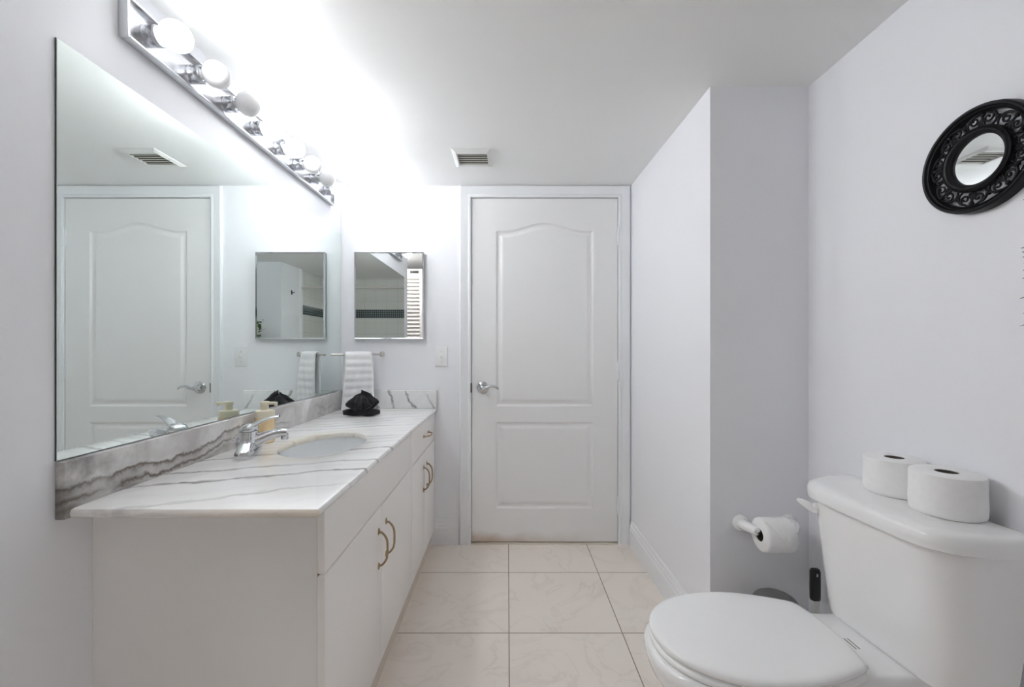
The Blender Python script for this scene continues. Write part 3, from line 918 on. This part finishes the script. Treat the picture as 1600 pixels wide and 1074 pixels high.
# ------------------------------------------------------------------ toilet
TY = 1.097
to = thing('toilet', 'white two-piece toilet with closed lid against the right wall', 'toilet', (0.72, TY, 0))
def seat_ring(z, grow=0.0, front=0.0, n=80, rear=0.840, hw=0.178, xc=0.612, af=0.234):
    pts = []
    NF = 44
    hwg = hw + grow
    for k in range(NF + 1):                    # far side round the front to the near side
        a = pi / 2 + pi * k / NF
        c = cos(a); s = sin(a)
        pts.append((xc + (af + grow + front) * c, TY + hwg * math.copysign(abs(s) ** 0.94, s)))
    re = rear + grow
    sid = []
    for k in range(1, 9):
        q = k / 8
        xx = xc + (re - 0.020 - xc) * q
        sid.append((xx, hwg - 0.046 * q ** 1.9))
    cr = [(re - 0.009, hwg - 0.053), (re - 0.001, hwg - 0.066), (re + 0.003, hwg - 0.084)]
    near = [(x_, TY - w_) for x_, w_ in sid + cr]
    far = [(x_, TY + w_) for x_, w_ in (sid + cr)[::-1]]
    mid = [(re + 0.003 + 0.011 * (1 - (1 - 2 * q / 7) ** 2), TY - (hwg - 0.084) * (1 - 2 * q / 7)) for q in range(1, 7)]
    pts = pts + near + mid + far
    return [(x_, y_, z) for x_, y_ in pts]
def scaled(ring, f, z, ox=0.63):
    return [(ox + (x_ - ox) * f, TY + (y_ - TY) * f, z) for x_, y_, _ in ring]
L0 = seat_ring(0.402)
rings = [scaled(L0, 0.95, 0.4005), seat_ring(0.402, -0.004), seat_ring(0.4045, -0.001), seat_ring(0.410, 0.0), seat_ring(0.4155, -0.0015), seat_ring(0.4195, -0.006), scaled(L0, 0.92, 0.4215), scaled(L0, 0.8, 0.4235), scaled(L0, 0.5, 0.4255), scaled(L0, 0.12, 0.426)]
mesh('seat_lid', loft(rings), 'seat_plastic', to, sharp=60)
rings = [seat_ring(0.380, -0.004), seat_ring(0.384, 0.0), seat_ring(0.392, 0.001), seat_ring(0.3965, -0.004), scaled(L0, 0.93, 0.3985)]
mesh('seat', loft(rings), 'seat_plastic', to, sharp=60)
# bowl with pedestal
def bring(z, hw, xc, af, ar, n=56):
    r = []
    for k in range(n):
        a = 2 * pi * k / n
        c, s = cos(a), sin(a)
        r.append((xc + (ar if c > 0 else af) * math.copysign(abs(c) ** 0.9, c), TY + hw * math.copysign(abs(s) ** 0.9, s), z))
    return r
g = G()
g.add(loft([bring(0.0, 0.115, 0.72, 0.20, 0.27), bring(0.02, 0.112, 0.72, 0.20, 0.27), bring(0.05, 0.098, 0.72, 0.185, 0.26), bring(0.13, 0.092, 0.71, 0.17, 0.26), bring(0.20, 0.115, 0.68, 0.20, 0.27),
            bring(0.27, 0.150, 0.645, 0.235, 0.26), bring(0.32, 0.172, 0.622, 0.247, 0.25), bring(0.355, 0.182, 0.613, 0.2485, 0.235), bring(0.372, 0.182, 0.612, 0.246, 0.23), bring(0.3795, 0.176, 0.612, 0.238, 0.22)]))
def deck(z, i=0.0, hw=0.123):
    r = []
    for (qx, qy) in [(0.74, -1), (0.80, -1), (0.90, -1), (1.00, -1), (1.05, -1), (1.075, -0.85), (1.075, 0.85), (1.05, 1), (1.0, 1), (0.90, 1), (0.80, 1), (0.74, 1)]:
        r.append((min(qx, 1.075 - i), TY + qy * (hw - i), z))
    return r
g.add(loft([deck(0.18, 0, 0.09), deck(0.27, 0, 0.105), deck(0.33, 0, 0.118), deck(0.378, 0), deck(0.386, 0.003), deck(0.390, 0.010)]))
mesh('bowl', g, 'porcelain', to, sharp=45)
for e in (-1, 1):
    g = G().add(box(0.838, 0.860, TY + e * 0.085 - 0.014, TY + e * 0.085 + 0.014, 0.389, 0.402, 0.004, 2))
    mesh('seat_hinge', g, 'seat_plastic', to)
g = G().add(box(0.884, 0.887, TY - 0.030, TY + 0.010, 0.3895, 0.3905)).add(box(0.893, 0.896, TY - 0.030, TY + 0.010, 0.3895, 0.3905))
mk = mesh('printed_mark', g, 'mark_grey', to); mk['label'] = 'small grey printed lines'
# tank
TC = Vector((1.0, 1.063, 0)); TR = Matrix.Translation(TC) @ Matrix.Rotation(radians(4.0), 4, 'Z') @ Matrix.Translation(-TC)
def tank_ring(z, hw, xf, xb, e=5.0, p=2.2, yc=1.063):
    r = []
    N = 48
    for k in range(N + 1):
        s = -cos(pi * k / N)
        r.append((xb - (xb - xf) * (max(0.0, 1 - abs(s) ** e)) ** (1 / p), yc + s * hw, z))
    for k in range(1, 8):
        s = 1 - 2 * k / 8
        r.append((xb, yc + s * hw, z))
    return r
def tk(z, q):   # q: 0 bottom .. 1 top
    yc = 1.080 + (1.072 - 1.080) * q
    return tank_ring(z, 0.188 + (0.213 - 0.188) * (q ** 0.8), 0.938 + (0.890 - 0.938) * q, 1.076, e=7.5 - 2.0 * q, yc=yc)
def shrink(r, f, z):
    mx = sum(p[0] for p in r) / len(r); my = sum(p[1] for p in r) / len(r)
    return [(mx + (p[0] - mx) * f, my + (p[1] - my) * f, z) for p in r]
zs = [0.404, 0.45, 0.52, 0.60, 0.68, 0.726]
rings = [shrink(tk(0.396, 0), 0.90, 0.3915), shrink(tk(0.396, 0), 0.97, 0.3945)] + [tk(zz, (zz - 0.404) / 0.324) for zz in zs]
mesh('tank', G().add(loft(rings)).xf(TR), 'porcelain', to, sharp=40)
L = lambda z, gq: tank_ring(z, 0.229 + gq, 0.872 - gq, 1.083 + min(gq, 0), e=5.8, yc=1.070)
rings = [L(0.7245, -0.012), L(0.7245, -0.005), L(0.727, 0.0), L(0.740, 0.001), L(0.754, 0.0), L(0.7625, -0.005), L(0.7675, -0.013), L(0.7695, -0.026), shrink(L(0.77, -0.03), 0.7, 0.7698)]
mesh('tank_lid', G().add(loft(rings)).xf(TR), 'porcelain', to, sharp=45)
g = G()
hb = Vector((0.893, 1.222, 0.690))
g.add(lathe([(0.015, 0.004), (0.0155, -0.003), (0.013, -0.009), (0.006, -0.012)], hb, 'x', 20))
g.add(tube(smooth_path([hb + Vector((-0.003, -0.002, -0.002)), hb + Vector((-0.014, 0.006, 0.005)), hb + Vector((-0.026, 0.016, 0.012)), hb + Vector((-0.034, 0.025, 0.0165))], 5), [0.013, 0.0125, 0.009, 0.004], 14, flat=(0.8, 1)))
mesh('flush_handle', g, 'porcelain', to, sharp=60)

# ------------------------------------------------------------------ toilet paper rolls
def paper_roll(name, label, loc, R, H, group, axis='z', rc=0.021):
    o = thing(name, label, 'toilet paper', loc, group)
    prof = [(rc, 0.0), (R - 0.006, 0.0), (R - 0.0015, 0.003), (R, 0.010), (R + 0.0006, H * 0.3), (R - 0.0004, H * 0.6), (R, H - 0.010), (R - 0.001, H - 0.003), (R - 0.006, H), (rc + 0.004, H - 0.0008), (rc, H - 0.001)]
    mesh('paper', torus_ring([(r, h) for r, h in prof], loc, axis, 48), 'paper', o, sharp=50)
    mesh('core', torus_ring([(rc - 0.0008, 0.001), (rc, 0.001), (rc, H - 0.002), (rc - 0.0008, H - 0.002)], loc, axis, 24), 'cardboard', o)
    return o
TZ = 0.7702
paper_roll('toilet_paper_roll', 'toilet paper roll on tank lid in front, overlapping the other roll', (1.026, 0.983, TZ), 0.066, 0.097, 'spare rolls on the tank')
paper_roll('toilet_paper_roll', 'toilet paper roll on tank lid partly hidden behind the nearer roll', (1.030, 1.120, TZ), 0.0645, 0.095, 'spare rolls on the tank')
# wall holder
HZ, HY = 0.518, 1.462
ho = thing('toilet_paper_holder', 'white ceramic toilet paper holder on the grey alcove wall', 'holder', (0.935, YB, HZ))
for (mx, ex) in ((0.852, 0.866), (1.026, 0.986)):
    g = G().add(lathe([(0.030, 0.0), (0.0305, -0.005), (0.026, -0.012), (0.019, -0.018)], (mx, YB - 0.0003, HZ - 0.002), 'y', 28))
    g.add(tube(smooth_path([(mx, YB - 0.010, HZ - 0.002), (mx, YB - 0.034, HZ), (mx + (ex - mx) * 0.4, HY + 0.022, HZ + 0.001), (ex - (ex - mx) * 0.15, HY + 0.002, HZ), (ex, HY - 0.004, HZ)], 5), [0.020, 0.0185, 0.017, 0.0155, 0.0135], 18))
    mesh('post', g, 'porcelain', ho, sharp=60)
mesh('roller', lathe([(0.008, 0.856), (0.0085, 0.860), (0.0085, 0.990), (0.008, 0.994)], (0, HY, HZ), 'x', 18), 'chrome', ho)
HRX0 = 0.876
RR = 0.057
hr = paper_roll('toilet_paper_roll', 'toilet paper roll with folded triangle end on the wall holder', (HRX0, HY, HZ - 0.0125), RR, 0.100, None, 'x', 0.0215)
# folded triangular end sheet with a pressed dimple, wrapped on the roll
V, F = [], []
NI, NJ = 14, 16
for i in range(NI + 1):
    q = i / NI
    ang = radians(118 - 0) + radians(78) * q           # from the top over the front
    half = 0.0485 * (1 - q) + 0.0004
    for j in range(NJ + 1):
        s = j / NJ * 2 - 1
        rr = RR + 0.0056 + 0.0006 * (1 - q)
        xx = HRX0 + 0.050 + half * s + 0.012 * q
        dd = sqrt(((xx - (HRX0 + 0.058)) / 0.010) ** 2 + ((q - 0.62) / 0.16) ** 2)
        rr -= 0.0030 * max(0, 1 - dd)
        yy = HY + rr * cos(ang); zz = HZ - 0.0125 + rr * sin(ang)
        V.append((xx, yy, zz))
nn_ = len(V)
for i in range(NI + 1):
    for j in range(NJ + 1):
        p = V[i * (NJ + 1) + j]
        dy, dz = p[1] - HY, p[2] - (HZ - 0.0125)
        l = sqrt(dy * dy + dz * dz)
        V.append((p[0], HY + dy * (l - 0.0024) / l, HZ - 0.0125 + dz * (l - 0.0024) / l))
for i in range(NI):
    for j in range(NJ):
        a = i * (NJ + 1) + j
        F.append((a, a + 1, a + NJ + 2, a + NJ + 1))
        F.append((nn_ + a, nn_ + a + NJ + 1, nn_ + a + NJ + 2, nn_ + a + 1))
for i in range(NI):
    for j in (0, NJ):
        a = i * (NJ + 1) + j; b = a + NJ + 1
        F.append((a, b, nn_ + b, nn_ + a))
mesh('folded_end', (V, F), 'paper', hr, sharp=70)

# ------------------------------------------------------------------ waste bin and toilet brush behind the toilet
bx_, by_ = 0.912, 1.43
wb = thing('waste_bin', 'small grey domed waste bin in the alcove behind the toilet bowl', 'bin', (bx_, by_, 0))
mesh('body', lathe([(0.056, 0.0), (0.059, 0.004), (0.066, 0.278), (0.0655, 0.283)], (bx_, by_, 0), 'z', 40), 'bin_grey', wb)
mesh('lid', lathe([(0.0670, 0.2835), (0.0690, 0.287), (0.0685, 0.294), (0.062, 0.303), (0.048, 0.312), (0.030, 0.317), (0.011, 0.319), (0.002, 0.3193)], (bx_, by_, 0), 'z', 40), 'bin_grey', wb)
tx, ty = 1.046, 1.430
br = thing('toilet_brush', 'toilet brush with black grip between the waste bin and the tank', 'toilet brush', (tx, ty, 0))
mesh('holder', lathe([(0.040, 0.0), (0.044, 0.004), (0.042, 0.15), (0.038, 0.152), (0.037, 0.02), (0.002, 0.015)], (tx, ty, 0), 'z', 28), 'plastic_white', br)
mesh('stick', loft([srect(0.007, 0.007, 0.016, 2, 20, tx, ty), srect(0.007, 0.007, 0.22, 2, 20, tx, ty), srect(0.013, 0.008, 0.26, 2.5, 20, tx, ty), srect(0.0145, 0.009, 0.300, 3, 20, tx, ty)]), 'vent_paint', br)
g = G().add(loft([srect(0.0145, 0.0095, 0.2985, 3, 24, tx, ty), srect(0.016, 0.0105, 0.303, 3, 24, tx, ty), srect(0.0165, 0.011, 0.35, 3, 24, tx, ty), srect(0.016, 0.0105, 0.395, 3, 24, tx, ty), srect(0.013, 0.008, 0.403, 3, 24, tx, ty)]))
gr = mesh('grip', g, 'black_rubber', br, sharp=50)
mesh('hanging_hole', box(tx - 0.003, tx + 0.003, ty - 0.0112, ty - 0.0095, 0.381, 0.391, 0.0008), 'steel', gr)

# ------------------------------------------------------------------ leafy plant at the right edge, on a stand
px0, py0 = 0.875, 0.50
ps = thing('plant_stand', 'tall wooden stand holding the leafy potted plant beside the toilet', 'plant stand', (px0, py0, 0))
mesh('top_board', lathe([(0.11, 0.98), (0.115, 0.984), (0.115, 0.996), (0.11, 1.0)], (px0, py0, 0), 'z', 32), 'stand_wood', ps)
for k in range(3):
    a = 2 * pi * k / 3 + 0.5
    mesh('leg', tube([(px0 + 0.12 * cos(a), py0 + 0.12 * sin(a), 0.0), (px0 + 0.07 * cos(a), py0 + 0.07 * sin(a), 0.985)], [0.010, 0.013], 10), 'stand_wood', ps)
pp = thing('potted_plant', 'green leafy potted plant whose leaf tips poke in at the right edge', 'plant', (px0, py0, 1.0005))
mesh('pot', lathe([(0.060, 1.0005), (0.064, 1.004), (0.085, 1.13), (0.090, 1.135), (0.090, 1.150), (0.083, 1.150), (0.080, 1.13), (0.002, 1.128)], (px0, py0, 0), 'z', 32), 'pot_cream', pp)
mesh('soil', lathe([(0.078, 1.128), (0.076, 1.136), (0.002, 1.139)], (px0, py0, 0), 'z', 24), 'soil', pp)
gs, gl = G(), G()
def leaf(p, d, up, L, W):
    d = d.normalized(); s = d.cross(up).normalized(); nrm = s.cross(d).normalized()
    prof = [(0, 0.05), (0.18, 0.75), (0.4, 1.0), (0.65, 0.8), (0.85, 0.4), (1.0, 0.03)]
    top = []
    for q, wd in prof:
        c = p + d * (L * q) - nrm * (0.25 * L * q * q)
        top.append((c - s * W * wd + nrm * 0.12 * W * wd, c, c + s * W * wd + nrm * 0.12 * W * wd))
    v, f = [], []
    for a, b, c in top: v += [a, b, c]
    for a, b, c in top: v += [a - nrm * 0.0007, b - nrm * 0.0007, c - nrm * 0.0007]
    n = len(top)
    for i in range(n - 1):
        for j in range(2):
            q = i * 3 + j
            f.append((q, q + 1, q + 4, q + 3)); q += n * 3
            f.append((q, q + 3, q + 4, q + 1))
        for j in (0, 2):
            q = i * 3 + j
            f.append((q, q + 3, q + 3 + n * 3, q + n * 3))
    return v, f
def visible_limit(v):
    return all(p.x / max(p.y, 0.05) > 1.2175 and (1.962 + p.x) / (4.9 - p.y) > 0.588 and p.x < 1.095 and p.y > 0.26 for p in v)
rnd = random.Random(11)
cnt = 0
for k in range(60):
    a = rnd.uniform(0, 2 * pi); lean = rnd.uniform(0.02, 0.22); hh = rnd.uniform(0.08, 0.33)
    b = Vector((px0 + 0.04 * cos(a), py0 + 0.04 * sin(a), 1.132))
    e = Vector((px0 + lean * cos(a), py0 + lean * sin(a), 1.15 + hh))
    mid_ = (b + e) / 2 + Vector((0, 0, 0.05))
    sp_ = smooth_path([b, mid_, e], 5)
    if not visible_limit(sp_): continue
    gs.add(tube(sp_, [0.003, 0.0015], 6))
    for q in (3, 5, 6, 7, 8, 9, 10):
        for _ in range(2):
            aa = rnd.uniform(0, 2 * pi)
            dvec = Vector((cos(aa), sin(aa), rnd.uniform(-0.3, 0.5)))
            lf = leaf(sp_[min(q, len(sp_) - 1)], dvec, Vector((0, 0, 1)), rnd.uniform(0.05, 0.085), rnd.uniform(0.013, 0.020))
            if visible_limit(lf[0]):
                gl.add(lf); cnt += 1
for k in range(46):
    p = Vector((rnd.uniform(0.655, 0.72), rnd.uniform(0.42, 0.56), rnd.uniform(1.20, 1.47)))
    dvec = Vector((rnd.uniform(-1, 0.3), rnd.uniform(-1, 1), rnd.uniform(-0.6, 0.6)))
    lf = leaf(p, dvec, Vector((0, 0, 1)), rnd.uniform(0.045, 0.075), rnd.uniform(0.012, 0.018))
    if all(q.x > 0.60 and q.y > 0.27 and q.x / q.y > 1.2175 for q in lf[0]):
        gl.add(lf)
        if k % 6 == 0:
            gs.add(tube(smooth_path([(px0 - 0.02, py0, 1.13), (px0 - 0.10, py0, max(p.z, 1.3) + 0.04), p], 5), [0.003, 0.0015], 6))
# leaf tips that just reach the frame edge
for zz in (1.322, 1.300, 1.283, 1.262, 1.243, 1.225, 1.208):
    yy = rnd.uniform(0.66, 0.70)
    tip = Vector((1.2215 * yy + rnd.uniform(-0.002, 0.003), yy, zz))
    root = Vector((tip.x + rnd.uniform(0.02, 0.05), yy - rnd.uniform(0.055, 0.07), zz + rnd.uniform(-0.01, 0.02)))
    gl.add(leaf(root, tip - root, Vector((0, 0, 1)), (tip - root).length, 0.012))
    gs.add(tube(smooth_path([(px0, py0, 1.13), (px0 + 0.02, py0 + 0.06, zz + 0.06), root], 5), [0.003, 0.0015], 6))
mesh('stems', gs, 'stem', pp)
lo = mesh('foliage', gl, 'leaf', pp, sharp=60)

# ------------------------------------------------------------------ behind the camera, seen in the mirrors
rod = solo('shower_curtain_rod', tube([(-1.5995, -0.20, 1.885), (0.5375, -0.20, 1.885)], 0.0125, 14), 'louver_paint', 'pale shower curtain rod reflected above the dark tile band in the medicine cabinet mirror', 'curtain rod', (-0.53, -0.2, 1.885))
ld = thing('louvered_closet_door', 'cream louvered closet door seen at right of the medicine cabinet mirror', 'closet door', (-1.2, 0.30, 0.012))
lx0, lx1 = -1.52, -0.865
g = G()
g.add(box(lx0, lx0 + 0.09, 0.285, 0.315, 0.012, 2.02, 0.002)); g.add(box(lx1 - 0.095, lx1, 0.285, 0.315, 0.012, 2.02, 0.002))
for (z0, z1) in ((0.012, 0.15), (0.95, 1.04), (1.91, 2.02)):
    g.add(box(lx0 + 0.09, lx1 - 0.095, 0.287, 0.313, z0, z1))
mesh('frame', g, 'louver_paint', ld)
for i in range(21):
    zz = 1.06 + i * 0.041
    mesh('louver', loft([[(lx0 + 0.085, 0.314, zz), (lx0 + 0.085, 0.312, zz - 0.007), (lx0 + 0.085, 0.288, zz + 0.028), (lx0 + 0.085, 0.290, zz + 0.033)],
                         [(lx1 - 0.090, 0.314, zz), (lx1 - 0.090, 0.312, zz - 0.007), (lx1 - 0.090, 0.288, zz + 0.028), (lx1 - 0.090, 0.290, zz + 0.033)]]), 'louver_paint', ld, flat=True)
for i in range(19):
    zz = 0.165 + i * 0.041
    mesh('louver', loft([[(lx0 + 0.085, 0.314, zz), (lx0 + 0.085, 0.312, zz - 0.007), (lx0 + 0.085, 0.288, zz + 0.028), (lx0 + 0.085, 0.290, zz + 0.033)],
                         [(lx1 - 0.090, 0.314, zz), (lx1 - 0.090, 0.312, zz - 0.007), (lx1 - 0.090, 0.288, zz + 0.028), (lx1 - 0.090, 0.290, zz + 0.033)]]), 'louver_paint', ld, flat=True)
mesh('bracket', box(-1.065, -0.975, 0.3148, 0.322, 1.972, 1.998, 0.002), 'black_rubber', ld)
hk = thing('wall_hook', 'small dark metal hook reflected in the medicine cabinet mirror', 'hook', (0.5495, 0.02, 1.80))
mesh('plate', box(0.545, 0.5497, 0.008, 0.032, 1.775, 1.825, 0.0015), 'black_rubber', hk)
mesh('prong', tube(smooth_path([(0.546, 0.02, 1.80), (0.525, 0.02, 1.795), (0.515, 0.02, 1.81)], 4), 0.004, 8), 'black_rubber', hk)

# added dome lamp, out of view beside the vanity: fill light from behind the camera
t = NT('fill_lamp_glass')
t.set(color=(0.9, 0.88, 0.84), rough=0.3, ecol=(1.0, 0.99, 0.985), estr=FILL_POWER)
M['fill_lamp_glass'] = t.m
dl = thing('fill_lamp', 'added unseen fill lamp, a white dome in the dressing area by the louvered closet door', 'fill lamp', (-1.32, 0.61, ZC))
mesh('base', lathe([(0.135, -0.0003), (0.138, -0.006), (0.138, -0.018), (0.128, -0.022)], (-1.32, 0.61, ZC), 'z', 40), 'brushed_chrome', dl)
mesh('dome_shade', lathe([(0.125, -0.019), (0.124, -0.030), (0.112, -0.052), (0.088, -0.070), (0.055, -0.081), (0.020, -0.086), (0.002, -0.0865)], (-1.32, 0.61, ZC), 'z', 40), 'fill_lamp_glass', dl)
